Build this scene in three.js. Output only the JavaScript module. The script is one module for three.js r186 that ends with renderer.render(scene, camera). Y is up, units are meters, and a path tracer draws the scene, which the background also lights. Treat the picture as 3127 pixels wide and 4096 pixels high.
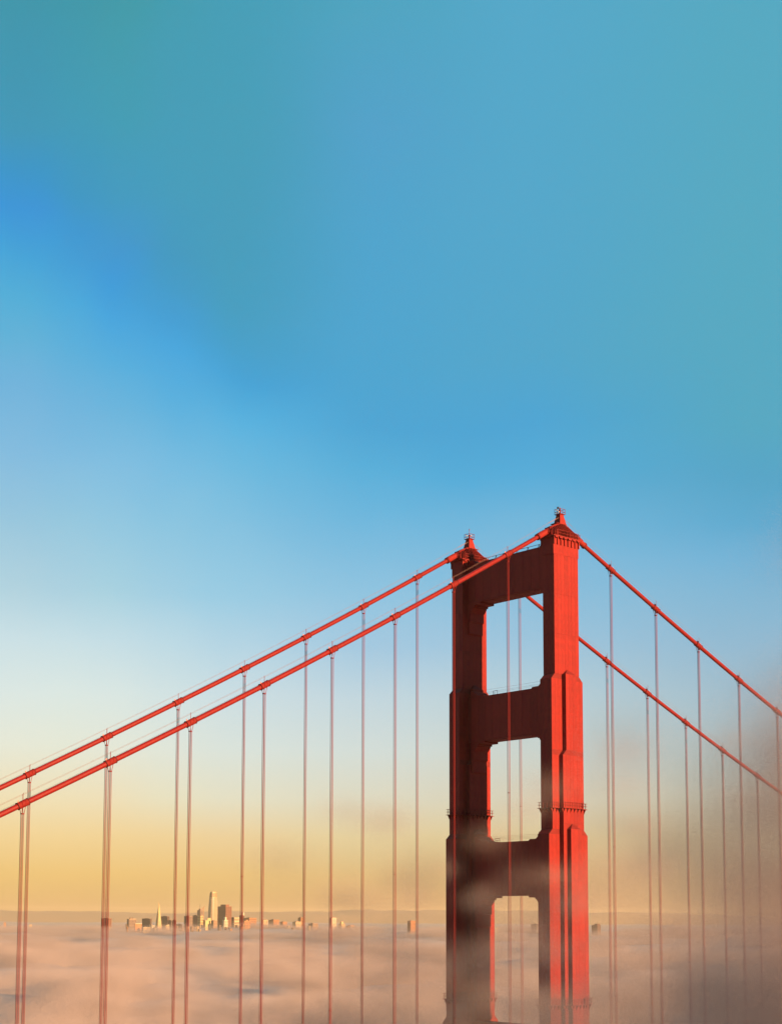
import * as THREE from 'three';
import { mergeGeometries } from 'three/addons/utils/BufferGeometryUtils.js';
import { ImprovedNoise } from 'three/addons/math/ImprovedNoise.js';

// ------------------------------------------------------------------ camera, sky, sun, exposure
const scene = new THREE.Scene();
const W = 3127, H = 4096, F = 5938.15, PX = 1485.86, PY = 3072.78, YAW = 0.865668, PITCH = 0.100175, ROLL = 0.003791;
const EYE = new THREE.Vector3(222.2414, 143.9796, 229.5208);
const camera = new THREE.PerspectiveCamera(2 * Math.atan(H / 2 / F) * 180 / Math.PI, W / H, 1, 120000);
camera.position.copy(EYE);
camera.rotation.set(PITCH, YAW, ROLL, 'YXZ');
camera.setViewOffset(W, H, W / 2 - PX, H / 2 - PY, W, H);
camera.updateProjectionMatrix();
scene.add(camera);
const renderer = new THREE.WebGLRenderer({ antialias: true });
renderer.toneMapping = THREE.LinearToneMapping;
const EXPOSURE = 2.4;
renderer.toneMappingExposure = EXPOSURE;
renderer.shadowMap.enabled = true;
renderer.setSize(781, 1024);

const noise = new ImprovedNoise();
function fbm(x, y, z, n = 4) { let s = 0, a = 0.5, f = 1; for (let i = 0; i < n; i++) { s += a * noise.noise(x * f, y * f, z * f); a *= 0.5; f *= 2.03; } return s; }
function rng(seed) { return () => { seed |= 0; seed = seed + 0x6D2B79F5 | 0; let t = Math.imul(seed ^ seed >>> 15, 1 | seed); t = t + Math.imul(t ^ t >>> 7, 61 | t) ^ t; return ((t ^ t >>> 14) >>> 0) / 4294967296; }; }
const sm = (a, b, x) => { const t = Math.min(1, Math.max(0, (x - a) / (b - a))); return t * t * (3 - 2 * t); };
const lin = (c) => c.map((v) => { v /= 255; return v <= 0.04045 ? v / 12.92 : Math.pow((v + 0.055) / 1.055, 2.4); });

// evening sky: golden at the horizon, pale, blue, then teal overhead; the pale part climbs higher to the left of the bridge
const camBasis = new THREE.Matrix4().makeRotationFromEuler(new THREE.Euler(PITCH, YAW, ROLL, 'YXZ'));
const rayAt = (px, py) => new THREE.Vector3((px - PX) / F, -(py - PY) / F, -1).applyMatrix4(camBasis);
const BEARING = Math.atan2(-0.6481, -0.7616);          // the bridge's direction seen from the headland
// colours by height above the horizon (degrees) for six bearings, left to right (degrees)
const SKY = [
  [-13.6, [32.4, 75, 150, 165], [28.5, 77, 152, 182], [27.2, 72, 150, 198], [26, 72, 150, 212], [24.4, 78, 163, 213], [22.8, 91, 174, 213], [21.1, 104, 178, 213], [19.5, 118, 180, 217], [17.4, 135, 188, 220], [14.8, 156, 199, 219], [12.2, 180, 211, 221], [10.3, 205, 225, 228], [8.4, 222, 233, 226], [6.4, 232, 234, 215], [4.5, 241, 226, 185], [3.1, 243, 214, 154], [1.6, 238, 198, 122], [0.7, 226, 184, 115], [0, 214, 170, 110]],
  [-11.8, [32.5, 76, 152, 166], [28.6, 77, 155, 180], [26.6, 75, 152, 192], [25.2, 74, 152, 206], [24.2, 77, 158, 211], [22.5, 85, 170, 216], [20.7, 99, 176, 216], [19, 116, 181, 218], [17.2, 133, 189, 221], [14.9, 153, 200, 220], [12.3, 176, 210, 222], [10.4, 202, 224, 228], [8.4, 221, 233, 226], [6.4, 231, 234, 215], [4.5, 240, 226, 186], [3.1, 243, 214, 154], [1.6, 238, 198, 122], [0.7, 226, 184, 115], [0, 214, 170, 110]],
  [-10, [32.7, 78, 155, 166], [28.8, 78, 157, 178], [26.2, 78, 155, 189], [24.6, 77, 152, 204], [23.7, 74, 155, 213], [22.1, 80, 165, 218], [20.3, 95, 175, 218], [18.6, 114, 182, 218], [17, 131, 190, 222], [14.9, 150, 200, 222], [12.3, 171, 210, 222], [10.4, 198, 222, 228], [8.4, 220, 232, 226], [6.4, 230, 233, 216], [4.5, 239, 225, 187], [3.1, 242, 213, 154], [1.6, 237, 197, 122], [0.7, 225, 183, 115], [0, 214, 170, 110]],
  [-7.8, [32.9, 79, 157, 174], [28.9, 80, 157, 181], [26.4, 80, 157, 185], [24.6, 78, 154, 190], [23.3, 78, 156, 199], [22.2, 78, 159, 209], [21, 82, 167, 218], [19.5, 96, 176, 219], [18, 111, 183, 220], [16.8, 124, 189, 222], [14.9, 144, 198, 222], [12.3, 165, 207, 224], [10.4, 190, 218, 227], [8.4, 213, 228, 226], [6.4, 225, 231, 218], [4.5, 233, 227, 195], [3.1, 240, 212, 156], [1.6, 236, 196, 123], [0.7, 224, 182, 115], [0, 213, 169, 110]],
  [-5.7, [33, 80, 158, 180], [29, 81, 158, 182], [26.5, 81, 157, 184], [24.7, 80, 157, 186], [23, 80, 158, 190], [21.7, 80, 160, 200], [20.4, 79, 163, 211], [18.7, 95, 178, 220], [17, 112, 185, 220], [14.9, 138, 195, 222], [12.3, 158, 205, 225], [10.4, 182, 213, 226], [8.4, 206, 223, 226], [6.4, 219, 228, 219], [4.5, 229, 225, 198], [3.1, 237, 210, 158], [1.6, 234, 195, 124], [0.7, 222, 181, 115], [0, 212, 168, 110]],
  [0, [33.1, 88, 164, 190], [29.2, 91, 162, 199], [25.3, 88, 164, 202], [20.9, 86, 165, 205], [18.7, 85, 165, 209], [17, 95, 175, 215], [15.3, 112, 182, 218], [12.4, 146, 196, 222], [10.4, 166, 201, 222], [8.4, 196, 215, 221], [6.4, 212, 222, 216], [4.5, 222, 218, 194], [3.1, 227, 209, 160], [1.6, 220, 186, 126], [0.7, 211, 168, 114], [0, 203, 158, 110]],
  [5.9, [33, 93, 168, 198], [27, 92, 167, 200], [20.9, 90, 166, 201], [18.7, 85, 165, 209], [17, 92, 172, 214], [15.3, 118, 182, 216], [12.4, 141, 190, 217], [10.4, 160, 197, 218], [8.4, 186, 208, 214], [6.4, 203, 212, 205], [4.5, 214, 208, 184], [3.1, 219, 198, 152], [1.6, 213, 178, 124], [0.7, 204, 162, 114], [0, 198, 154, 110]],
  [14.6, [32, 94, 169, 191], [24, 94, 169, 191], [18.2, 93, 168, 192], [16.5, 92, 165, 197], [14.8, 101, 171, 206], [13.5, 119, 179, 212], [12, 134, 183, 210], [10, 150, 186, 207], [8.2, 164, 190, 202], [6.2, 180, 194, 192], [4.4, 192, 188, 168], [3, 197, 178, 144], [1.6, 194, 164, 124], [0.7, 190, 154, 115], [0, 186, 148, 112]],
].map(([az, ...st]) => [az, [...st, ].reverse().concat([[46, 84, 154, 180], [62, 76, 142, 176], [90, 66, 130, 168]]).map(([e, ...c]) => [e, ...lin(c)])]);
function column(st, e) {
  let i = 0; while (i < st.length - 2 && st[i + 1][0] < e) i++;
  const a = st[i], b = st[i + 1], t = Math.min(1, Math.max(0, (e - a[0]) / (b[0] - a[0])));
  return [1, 2, 3].map((k) => a[k] + (b[k] - a[k]) * t);
}
function skyColour(az, e) {              // az in degrees from the bridge, -180 to 180
  const far = sm(50, 150, Math.abs(az)), c = Math.max(-13.6, Math.min(14.6, az * (1 - far)));
  let i = 0; while (i < SKY.length - 2 && SKY[i + 1][0] < c) i++;
  const t = (c - SKY[i][0]) / (SKY[i + 1][0] - SKY[i][0]), k = t * t * (3 - 2 * t) * 0.5 + t * 0.5, A = column(SKY[i][1], e), B = column(SKY[i + 1][1], e);
  return A.map((v, j) => v + (B[j] - v) * k);
}
{
  const w = 2048, h = 1024, d = new Float32Array(w * h * 4), below = lin([176, 138, 114]);
  for (let j = 0; j < h; j++) for (let i = 0; i < w; i++) {
    const el = ((j + 0.5) / h - 0.5) * Math.PI, az = ((i + 0.5) / w - 0.5) * 2 * Math.PI, e = el * 180 / Math.PI;
    const x = Math.cos(el) * Math.cos(az), y = Math.sin(el), z = Math.cos(el) * Math.sin(az);
    let a = (az - BEARING) * 180 / Math.PI; a -= 360 * Math.round(a / 360);
    const n = fbm(x * 7 + 3, y * 12 + 7, z * 7 + 1, 4), up = sm(3, 12, e);
    const c = e < 0 ? below : skyColour(a + 1.6 * n * up, e * (1 + 0.06 * fbm(x * 9, y * 9, z * 9, 3) * up));
    const o = (j * w + i) * 4, air = sm(0, 12, e); d[o] = (c[0] - 0.023 * air) / EXPOSURE; d[o + 1] = c[1] / EXPOSURE; d[o + 2] = c[2] * (1 + 0.035 * air) / EXPOSURE;   // the haze in front adds the rest d[o + 3] = 1;
  }
  const t = new THREE.DataTexture(d, w, h, THREE.RGBAFormat, THREE.FloatType);
  t.mapping = THREE.EquirectangularReflectionMapping; t.magFilter = t.minFilter = THREE.LinearFilter; t.wrapS = THREE.RepeatWrapping; t.needsUpdate = true;
  scene.background = t; scene.environment = t;
}
// low sun, almost square to the side of the bridge, just past its south
const SUN_EL = 9 * Math.PI / 180, SUN_AZ = 3.3 * Math.PI / 180;
const sun = new THREE.DirectionalLight(new THREE.Color().setRGB(1, 0.6, 0.33), 5);
sun.position.set(Math.cos(SUN_EL) * Math.cos(SUN_AZ), Math.sin(SUN_EL), -Math.cos(SUN_EL) * Math.sin(SUN_AZ)).multiplyScalar(600).add(new THREE.Vector3(0, 150, 0));
sun.target.position.set(0, 150, 0);
sun.castShadow = true; sun.shadow.radius = 1;
Object.assign(sun.shadow.camera, { left: -260, right: 260, top: 160, bottom: -160, near: 1, far: 1500 });
sun.shadow.mapSize.set(4096, 4096);
scene.add(sun, sun.target);
scene.fog = new THREE.FogExp2(new THREE.Color().setRGB(1, 0.8, 0.48), 2.5e-5);

// ------------------------------------------------------------------ helpers
const used = {};
const numbered = (n) => { const k = used[n] = (used[n] ?? -1) + 1; return k ? n + '_' + String(k).padStart(3, '0') : n; };
function tag(o, label, category, group, kind) { if (label) o.userData.label = label; if (category) o.userData.category = category; if (group) o.userData.group = group; if (kind) o.userData.kind = kind; return o; }
function thing(name, pos, label, category, group) { const o = new THREE.Group(); o.name = numbered(name); o.position.set(...pos); scene.add(o); return tag(o, label, category, group); }
function part(name, geo, mat, parent, pos) { const m = new THREE.Mesh(geo, mat); m.name = name; if (pos) m.position.set(...pos); m.castShadow = m.receiveShadow = true; parent.add(m); return m; }
function uvBox(g, s = 1) {
  g = g.index ? g.toNonIndexed() : g; g.computeVertexNormals();
  const p = g.attributes.position, n = g.attributes.normal, uv = new Float32Array(p.count * 2);
  for (let i = 0; i < p.count; i++) {
    const ax = Math.abs(n.getX(i)), ay = Math.abs(n.getY(i)), az = Math.abs(n.getZ(i));
    const [u, v] = ax >= ay && ax >= az ? [p.getZ(i), p.getY(i)] : ay >= az ? [p.getX(i), p.getZ(i)] : [p.getX(i), p.getY(i)];
    uv[i * 2] = u * s; uv[i * 2 + 1] = v * s;
  }
  g.setAttribute('uv', new THREE.BufferAttribute(uv, 2));
  return g;
}
const box = (x0, x1, y0, y1, z0, z1) => uvBox(new THREE.BoxGeometry(Math.abs(x1 - x0), Math.abs(y1 - y0), Math.abs(z1 - z0)).translate((x0 + x1) / 2, (y0 + y1) / 2, (z0 + z1) / 2));
function poly(tris) { const g = new THREE.BufferGeometry(); g.setAttribute('position', new THREE.Float32BufferAttribute(tris.flat(2), 3)); return uvBox(g); }
// eight corners: bottom four then top four, each counter-clockwise seen from above
function hexa(b, t) {
  const q = (a, c, d, e) => [[a, c, d], [a, d, e]];
  return poly([...q(b[3], b[2], b[1], b[0]), ...q(t[0], t[1], t[2], t[3]), ...[0, 1, 2, 3].flatMap((i) => { const j = (i + 1) % 4; return q(b[i], b[j], t[j], t[i]); })]);
}
// frustum standing between two rectangles of half sizes
const frustum = (y0, hx0, hz0, y1, hx1, hz1) => hexa([[-hx0, y0, hz0], [hx0, y0, hz0], [hx0, y0, -hz0], [-hx0, y0, -hz0]], [[-hx1, y1, hz1], [hx1, y1, hz1], [hx1, y1, -hz1], [-hx1, y1, -hz1]]);
function bar(a, b, r, seg = 6) {
  const A = new THREE.Vector3(...a), B = new THREE.Vector3(...b), d = B.clone().sub(A), g = new THREE.CylinderGeometry(r, r, d.length(), seg);
  g.applyQuaternion(new THREE.Quaternion().setFromUnitVectors(new THREE.Vector3(0, 1, 0), d.normalize())).translate((a[0] + b[0]) / 2, (a[1] + b[1]) / 2, (a[2] + b[2]) / 2);
  return g;
}
function sqBar(a, b, w) { const g = bar(a, b, w * 0.7071, 4); return g; }
const plain = (g) => { g = g.index ? g.toNonIndexed() : g; if (!g.attributes.uv) uvBox(g); return g; };
const merge = (list) => mergeGeometries(list.map(plain));
function polyline(pts, r, seg = 6) {
  const path = new THREE.CurvePath();
  for (let i = 1; i < pts.length; i++) path.add(new THREE.LineCurve3(new THREE.Vector3(...pts[i - 1]), new THREE.Vector3(...pts[i])));
  return merge(pts.slice(1).map((p, i) => bar(pts[i], p, r, seg)));
}

// ------------------------------------------------------------------ materials
function noiseTexture(size, f, srgb) {
  const d = new Uint8Array(size * size * 4);
  for (let j = 0; j < size; j++) for (let i = 0; i < size; i++) { const v = Math.max(0, Math.min(255, f(i / size, j / size) * 255)), o = (j * size + i) * 4; d[o] = d[o + 1] = d[o + 2] = v; d[o + 3] = 255; }
  const t = new THREE.DataTexture(d, size, size); t.wrapS = t.wrapT = THREE.RepeatWrapping; t.magFilter = THREE.LinearFilter; if (srgb) t.colorSpace = THREE.SRGBColorSpace; t.needsUpdate = true; return t;
}
// tileable value: noise on a torus
const tor = (u, v, k, o) => fbm(Math.cos(u * 2 * Math.PI) * k + o, Math.sin(u * 2 * Math.PI) * k + Math.cos(v * 2 * Math.PI) * k, Math.sin(v * 2 * Math.PI) * k, 4);
const R1 = rng(5);
const paintMap = noiseTexture(512, (u, v) => 0.965 + 0.13 * tor(u, v, 1.6, 3) + 0.09 * tor(u, v * 0.02 + 0.3, 9, 8) + 0.035 * (R1() - 0.5), true);
paintMap.repeat.set(1 / 9, 1 / 9);
const paintBump = noiseTexture(512, (u, v) => 0.5 + 0.5 * tor(u, v, 2.2, 17) + 0.12 * (R1() - 0.5));
paintBump.repeat.set(1 / 5, 1 / 5);
const red = (r = 0.262, g = 0.0145, b = 0.0072, o = {}) => new THREE.MeshPhysicalMaterial({ specularIntensity: 0.5, color: new THREE.Color().setRGB(r, g, b), map: paintMap, bumpMap: paintBump, bumpScale: 0.012, roughness: 0.75, ...o });
const paint = red(), paints = [red(0.246, 0.0134, 0.006702), red(0.2523, 0.01403, 0.007096), red(0.265, 0.01537, 0.007885), red(0.2303, 0.01302, 0.006702)];
const seamPaint = red(0.1892, 0.01262, 0.007096);
const cablePaint = red(0.2129, 0.009462, 0.004731, { bumpScale: 0.02, roughness: 0.5 });
const bandPaint = red(0.205, 0.009462, 0.004731), ropePaint = red(0.2365, 0.01262, 0.007096, { map: null, bumpMap: null }), railPaint = red(0.2129, 0.0134, 0.007885, { bumpMap: null });
const clampEdgePaint = red(0.05519, 0.009462, 0.006308, { map: null }), wire = new THREE.MeshStandardMaterial({ color: new THREE.Color().setRGB(0.26, 0.13, 0.09), roughness: 0.6 });  // clamp flanges and lips get a darker red
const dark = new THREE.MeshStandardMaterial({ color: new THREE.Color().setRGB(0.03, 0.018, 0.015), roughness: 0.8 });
const lampGlass = new THREE.MeshStandardMaterial({ color: new THREE.Color().setRGB(0.8, 0.75, 0.62), roughness: 0.25 });
const lampRed = new THREE.MeshStandardMaterial({ color: new THREE.Color().setRGB(0.75, 0.2, 0.08), roughness: 0.35 });

// ------------------------------------------------------------------ bridge tower
const C = 1.0668, LEGX = 13.716, BASE = 78;      // cell of the legs, half the distance between the cables, where the fog hides the legs
const Y = { top: 223.45, collar: 219.8, a: 194.5, a1: 193.42, p5: 178.55, p51: 177.46, b: 162.2, b1: 161.13, c: 122.65, c1: 121.5 };
const tower = thing('bridge_tower', [0, BASE, 0], 'tall orange steel suspension bridge tower with two stepped legs and cross struts', 'bridge tower');
const up = (g) => g.translate(0, -BASE, 0);
const R2 = rng(77);

function legCore() {
  const e = 0.05, g = [];
  g.push(frustum(Y.a, 1.5 * C - e, 3.5 * C - e, Y.top, 1.5 * C - e, 3.5 * C - e));
  g.push(frustum(Y.a1, 1.5 * C - e, 4.5 * C - e, Y.a, 1.5 * C - e, 3.5 * C - e), frustum(Y.b, 1.5 * C - e, 4.5 * C - e, Y.a1, 1.5 * C - e, 4.5 * C - e));
  g.push(frustum(Y.b1, 1.5 * C - e, 5.5 * C - e, Y.b, 1.5 * C - e, 4.5 * C - e), frustum(Y.c, 1.5 * C - e, 5.5 * C - e, Y.b1, 1.5 * C - e, 5.5 * C - e));
  g.push(frustum(Y.c1, 1.5 * C - e, 6.5 * C - e, Y.c, 1.5 * C - e, 5.5 * C - e), frustum(BASE, 1.5 * C - e, 6.5 * C - e, Y.c1, 1.5 * C - e, 6.5 * C - e));
  return up(merge(g));
}
// a pilaster on one side of a leg: shaft one cell proud, widening once, with a sloped cap that ends in a point on the leg's face
function pilaster(sx, x0, top, apex, half, wideTop, wideHalf) {
  const e = 0.05, a = Math.min(sx * (x0 - 0.2), sx * (x0 + C - e)), b = Math.max(sx * (x0 - 0.2), sx * (x0 + C - e)), g = [];
  const h = half * C - e, w = wideHalf * C - e;
  const slab = (y0, y1, h0, h1) => hexa([[a, y0, h0], [b, y0, h0], [b, y0, -h0], [a, y0, -h0]], [[a, y1, h1], [b, y1, h1], [b, y1, -h1], [a, y1, -h1]]);
  if (wideTop) { g.push(slab(wideTop, top, h, h), slab(wideTop - 1.09, wideTop, w, h), slab(BASE, wideTop - 1.09, w, w)); } else g.push(slab(BASE, top, h, h));
  const xf = sx * (x0 + C - e), xb = sx * x0, A = [xb, apex, 0], P = [xf, top, h], Q = [xf, top, -h], S = [xb, top, h], T = [xb, top, -h];
  g.push(sx > 0 ? poly([[P, Q, A], [S, P, A], [Q, T, A]]) : poly([[Q, P, A], [P, S, A], [T, Q, A]]));
  return up(merge(g));
}
const plateCache = {};
function plateGeo(w, h, t, along) {     // along: 'x' = plate faces x, 'z' = plate faces z
  const k = [w.toFixed(2), h.toFixed(2), along, Math.floor(R2() * 3)].join();
  if (!plateCache[k]) { const g = along === 'x' ? box(-t / 2, t / 2, -h / 2, h / 2, -w / 2, w / 2) : box(-w / 2, w / 2, -h / 2, h / 2, -t / 2, t / 2), uv = g.attributes.uv, ox = R2() * 9, oy = R2() * 9; for (let i = 0; i < uv.count; i++) uv.setXY(i, uv.getX(i) + ox, uv.getY(i) + oy); plateCache[k] = g; }
  return plateCache[k];
}
function plates(leg, along, plane, u0, u1, y0, y1, split) {
  const n = Math.max(1, Math.round((y1 - y0) / split * 1.7)), t = 0.07, gap = 0.022;
  for (let u = u0; u < u1 - 1e-6; u += 1) for (let i = 0; i < n; i++) {
    const a = y0 + (y1 - y0) * i / n, b = y0 + (y1 - y0) * (i + 1) / n, m = paints[Math.floor(R2() * 4)];
    const mid = (u + 0.5) * C, p = plane * C - Math.sign(plane) * t / 2;
    part('plate', plateGeo(C - gap, b - a - gap, t, along), m, leg, along === 'x' ? [p, (a + b) / 2 - BASE, mid] : [mid, (a + b) / 2 - BASE, p]);
  }
}
const railTube = 0.035;
function ringPoints(prof, d) {         // prof: [half x, half z] pairs from the widest in z to the widest in x; returns the offset outline
  const q = prof.map(([x, z]) => [x * C + d, z * C + d]), first = [];
  for (let i = 0; i < q.length; i++) { first.push([q[i][0], q[i][1]]); if (i < q.length - 1) first.push([q[i][0], q[i + 1][1]]); }
  const quad = first, out = [];
  out.push(...quad, ...quad.slice().reverse().map(([x, z]) => [x, -z]), ...quad.map(([x, z]) => [-x, -z]), ...quad.slice().reverse().map(([x, z]) => [-x, z]));
  return out;
}
function catwalk(name, parent, x, y, prof, d, railH, mid) {
  const outer = ringPoints(prof, d), inner = ringPoints(prof, -0.05);
  const s = new THREE.Shape(outer.map(([a, b]) => new THREE.Vector2(a, -b))); s.holes.push(new THREE.Path(inner.map(([a, b]) => new THREE.Vector2(a, -b))));
  const g = new THREE.ExtrudeGeometry(s, { depth: 0.1, bevelEnabled: false }).rotateX(-Math.PI / 2).translate(0, y - 0.1 - BASE, 0);
  const deck = part(name, uvBox(g), railPaint, parent, [x, 0, 0]);
  const rail = ringPoints(prof, d - 0.04), n = rail.length, postG = box(-0.035, 0.035, 0, railH, -0.035, 0.035);
  const brk = poly((() => { const w = 0.05, A = [0, 0, w], B = [d, 0, w], D = [0, -0.95, w], a = [0, 0, -w], b = [d, 0, -w], e = [0, -0.95, -w]; return [[D, B, A], [a, b, e], [A, B, b], [A, b, a], [B, D, e], [B, e, b]]; })());
  for (const h of mid) { const segs = []; for (let i = 0; i < n; i++) { const a = rail[i], b = rail[(i + 1) % n]; segs.push(bar([a[0], y + h - BASE, a[1]], [b[0], y + h - BASE, b[1]], railTube, 5)); } part('rail', merge(segs), railPaint, deck); }
  for (let i = 0; i < n; i++) {
    const a = rail[i], b = rail[(i + 1) % n], L = Math.hypot(b[0] - a[0], b[1] - a[1]), k = Math.max(1, Math.round(L / C));
    for (let j = 0; j < k; j++) {
      const t = (j + 0.5) / k, px = a[0] + (b[0] - a[0]) * t, pz = a[1] + (b[1] - a[1]) * t;
      part('post', postG, railPaint, deck, [px, y - BASE, pz]);
      const nx = (b[1] - a[1]) / L, nz = -(b[0] - a[0]) / L, sgn = Math.sign(nx * px + nz * pz) || 1;
      const m = part('bracket', brk, railPaint, deck, [px - sgn * nx * (d - 0.04), y - 0.1 - BASE, pz - sgn * nz * (d - 0.04)]);
      m.rotation.y = Math.atan2(-sgn * nz, sgn * nx);
    }
  }
}

for (const s of [1, -1]) {
  const x = s * LEGX;
  const leg = part('leg', legCore(), seamPaint, tower, [x, 0, 0]);
  tag(leg, s > 0 ? 'nearer leg, its wide face lit bright orange by the sun' : 'farther leg, mostly in shade');
  for (const k of [1, -1]) {            // wide faces
    plates(leg, 'x', k * 1.5, -3.5, 3.5, Y.a, Y.collar, 12.7);
    for (const j of [1, -1]) {
      const u = (a, b) => j > 0 ? [a, b] : [-b, -a];
      plates(leg, 'x', k * 1.5, ...u(1.5, 4.5), Y.p5, Y.a1, 15);
      plates(leg, 'x', k * 1.5, ...u(2.5, 4.5), Y.b, Y.p51, 15.3);
      plates(leg, 'x', k * 1.5, ...u(2.5, 5.5), 128, Y.b1, 16.6);
    }
    part('pilaster', pilaster(k, 1.5 * C, 194.45, 195.6, 1.5, Y.p5, 2.5), seamPaint, leg);
    part('pilaster', pilaster(k, 2.5 * C, 162.2, 163.3, 1.5), seamPaint, leg);
    plates(leg, 'x', k * 2.5, -1.5, 1.5, Y.p5, 194.4, 16);
    plates(leg, 'x', k * 2.5, -2.5, 2.5, Y.b + 1.1, Y.p51, 16);
    plates(leg, 'x', k * 2.5, 1.5, 2.5, 128, Y.b + 1.06, 18); plates(leg, 'x', k * 2.5, -2.5, -1.5, 128, Y.b + 1.06, 18);
    plates(leg, 'x', k * 3.5, -1.5, 1.5, 110, Y.b - 0.03, 18);
    // narrow faces
    plates(leg, 'z', k * 3.5, -1.5, 1.5, Y.a, Y.collar, 13); plates(leg, 'z', k * 4.5, -1.5, 1.5, Y.b, Y.a1, 16); plates(leg, 'z', k * 5.5, -1.5, 1.5, 124, Y.b1, 18);
  }
  // collar with ribs under the eaves
  part('collar', up(box(-1.5 * C - 0.03, 1.5 * C + 0.03, Y.collar, Y.top, -3.5 * C - 0.13, 3.5 * C + 0.13)), paints[1], leg);
  const ribX = up(box(0, 0.3, 221.85, Y.top, -0.14, 0.14));
  for (const k of [1, -1]) {
    for (let i = 0; i < 8; i++) part('rib', ribX, paints[i % 4], leg, [k > 0 ? 1.5 * C + 0.03 : -1.5 * C - 0.33, 0, (i - 3.5) * C * 1.02]);
  }
  catwalk('catwalk', tower, x, 166.55, [[1.5, 4.5], [2.5, 2.5]], 0.55, 1.15, [0.6, 1.15]);
  catwalk('catwalk', tower, x, 126.45, [[1.5, 5.5], [2.5, 2.5], [3.5, 1.5]], 0.55, 1.15, [0.6, 1.15]);

  // gallery round the leg top
  const gx = 1.5 * C + 0.62, gz = 4.32, gy = Y.top;
  const gal = part('gallery', up(box(-gx, gx, gy, gy + 0.2, -gz, gz)), railPaint, tower, [x, 0, 0]);
  const beamG = up(box(-gx - 0.02, gx + 0.02, gy - 0.28, gy, -0.42, 0.42));
  for (let i = 0; i < 6; i++) part('floor_beam', beamG, paints[i % 4], gal, [0, 0, (i - 2.5) * 1.36]);
  const bay = (w) => {                  // a framed railing bay of two by three openings per post
    const g = [], y0 = gy + 0.2 - BASE, h = 1.28;
    for (const f of [0.02, 0.5, 0.98]) g.push(bar([0, y0 + h * f, -w / 2], [0, y0 + h * f, w / 2], 0.05, 5));
    for (const f of [-0.5, 0.5]) g.push(sqBar([0, y0 - 0.12, f * w], [0, y0 + h + 0.04, f * w], 0.13));
    for (const f of [-0.17, 0.17]) g.push(sqBar([0, y0, f * w], [0, y0 + h, f * w], 0.07));
    return merge(g);
  };
  const bw = 1.32, bayG = bay(bw), endG = bay(1.5);
  for (const k of [1, -1]) {
    for (let i = 0; i < 5; i++) part('railing_bay', bayG, railPaint, gal, [k * (gx - 0.06), 0, (i - 2) * bw]);
    for (let i = 0; i < 2; i++) { const m = part('railing_bay', endG, railPaint, gal, [(i - 0.5) * 2.0, 0, k * (gz - 0.06)]); m.rotation.y = Math.PI / 2; }
  }
  // ribbed saddle housing over the cable
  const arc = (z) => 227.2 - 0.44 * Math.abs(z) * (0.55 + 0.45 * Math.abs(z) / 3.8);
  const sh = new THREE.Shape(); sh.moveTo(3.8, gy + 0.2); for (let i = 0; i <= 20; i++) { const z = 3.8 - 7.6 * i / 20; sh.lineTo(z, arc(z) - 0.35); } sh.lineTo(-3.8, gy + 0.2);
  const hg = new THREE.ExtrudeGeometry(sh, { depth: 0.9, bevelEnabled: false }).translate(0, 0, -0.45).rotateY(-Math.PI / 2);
  const house = part('saddle_housing', up(uvBox(hg)), dark, tower, [x, 0, 0]);  // core coloured near black to give the shade between the fins
  const cap = []; for (let i = 0; i < 20; i++) { const z0 = 3.85 - 7.7 * i / 20, z1 = 3.85 - 7.7 * (i + 1) / 20, w = 0.78, y0 = arc(z0), y1 = arc(z1); cap.push(hexa([[-w, y0 - 0.32, z0], [w, y0 - 0.32, z0], [w, y1 - 0.32, z1], [-w, y1 - 0.32, z1]], [[-w * 0.8, y0, z0], [w * 0.8, y0, z0], [w * 0.8, y1, z1], [-w * 0.8, y1, z1]])); }
  part('roof', up(merge(cap)), paints[1], house);
  for (const k of [1, -1]) for (let i = 0; i < 16; i++) {
    const z = 3.55 - 7.1 * i / 15, t = 0.055, yt = arc(z) - 0.12, yb = Math.min(gy + 1.35, yt - 0.3), o = 1.5 * C + 0.25, a = 0.55;
    const tri = (zz) => [[k * a, yt, zz], [k * (a + 0.22), yt, zz], [k * o, yb, zz], [k * (o - 0.05), gy + 0.2, zz], [k * a, gy + 0.2, zz]];
    const A = tri(z + t), B = tri(z - t), f = [];
    const fan = (p, flip) => { for (let j = 1; j < p.length - 1; j++) f.push(flip ? [p[0], p[j + 1], p[j]] : [p[0], p[j], p[j + 1]]); };
    fan(A, k > 0); fan(B, k < 0); for (let j = 0; j < 5; j++) { const m = (j + 1) % 5; f.push([A[j], A[m], B[m]], [A[j], B[m], B[j]]); }
    part('fin', up(poly(f)), paints[(i * 7) % 4], house);
  }
  for (const k of [1, -1]) part('end_plate', up(hexa([[-1.25, gy + 0.2, k * 3.85 + 0.06], [1.25, gy + 0.2, k * 3.85 + 0.06], [1.25, gy + 0.2, k * 3.85 - 0.06], [-1.25, gy + 0.2, k * 3.85 - 0.06]], [[-0.7, 225.6, k * 3.85 + 0.06], [0.7, 225.6, k * 3.85 + 0.06], [0.7, 225.6, k * 3.85 - 0.06], [-0.7, 225.6, k * 3.85 - 0.06]])), paints[3], house);
  // beacon on its tapered pedestal
  const ped = part('beacon_pedestal', up(frustum(226.75, 0.95, 1.02, 228.95, 0.52, 0.52)), paints[2], tower, [x, 0, 0]);
  part('skirt', up(box(-0.95, 0.95, 226.72, 226.82, s > 0 ? 0.9 : -2.0, s > 0 ? 1.95 : -0.9)), railPaint, ped);
  part('cage_floor', up(box(-0.82, 0.82, 228.95, 229.06, -0.82, 0.82)), railPaint, ped);
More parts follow.
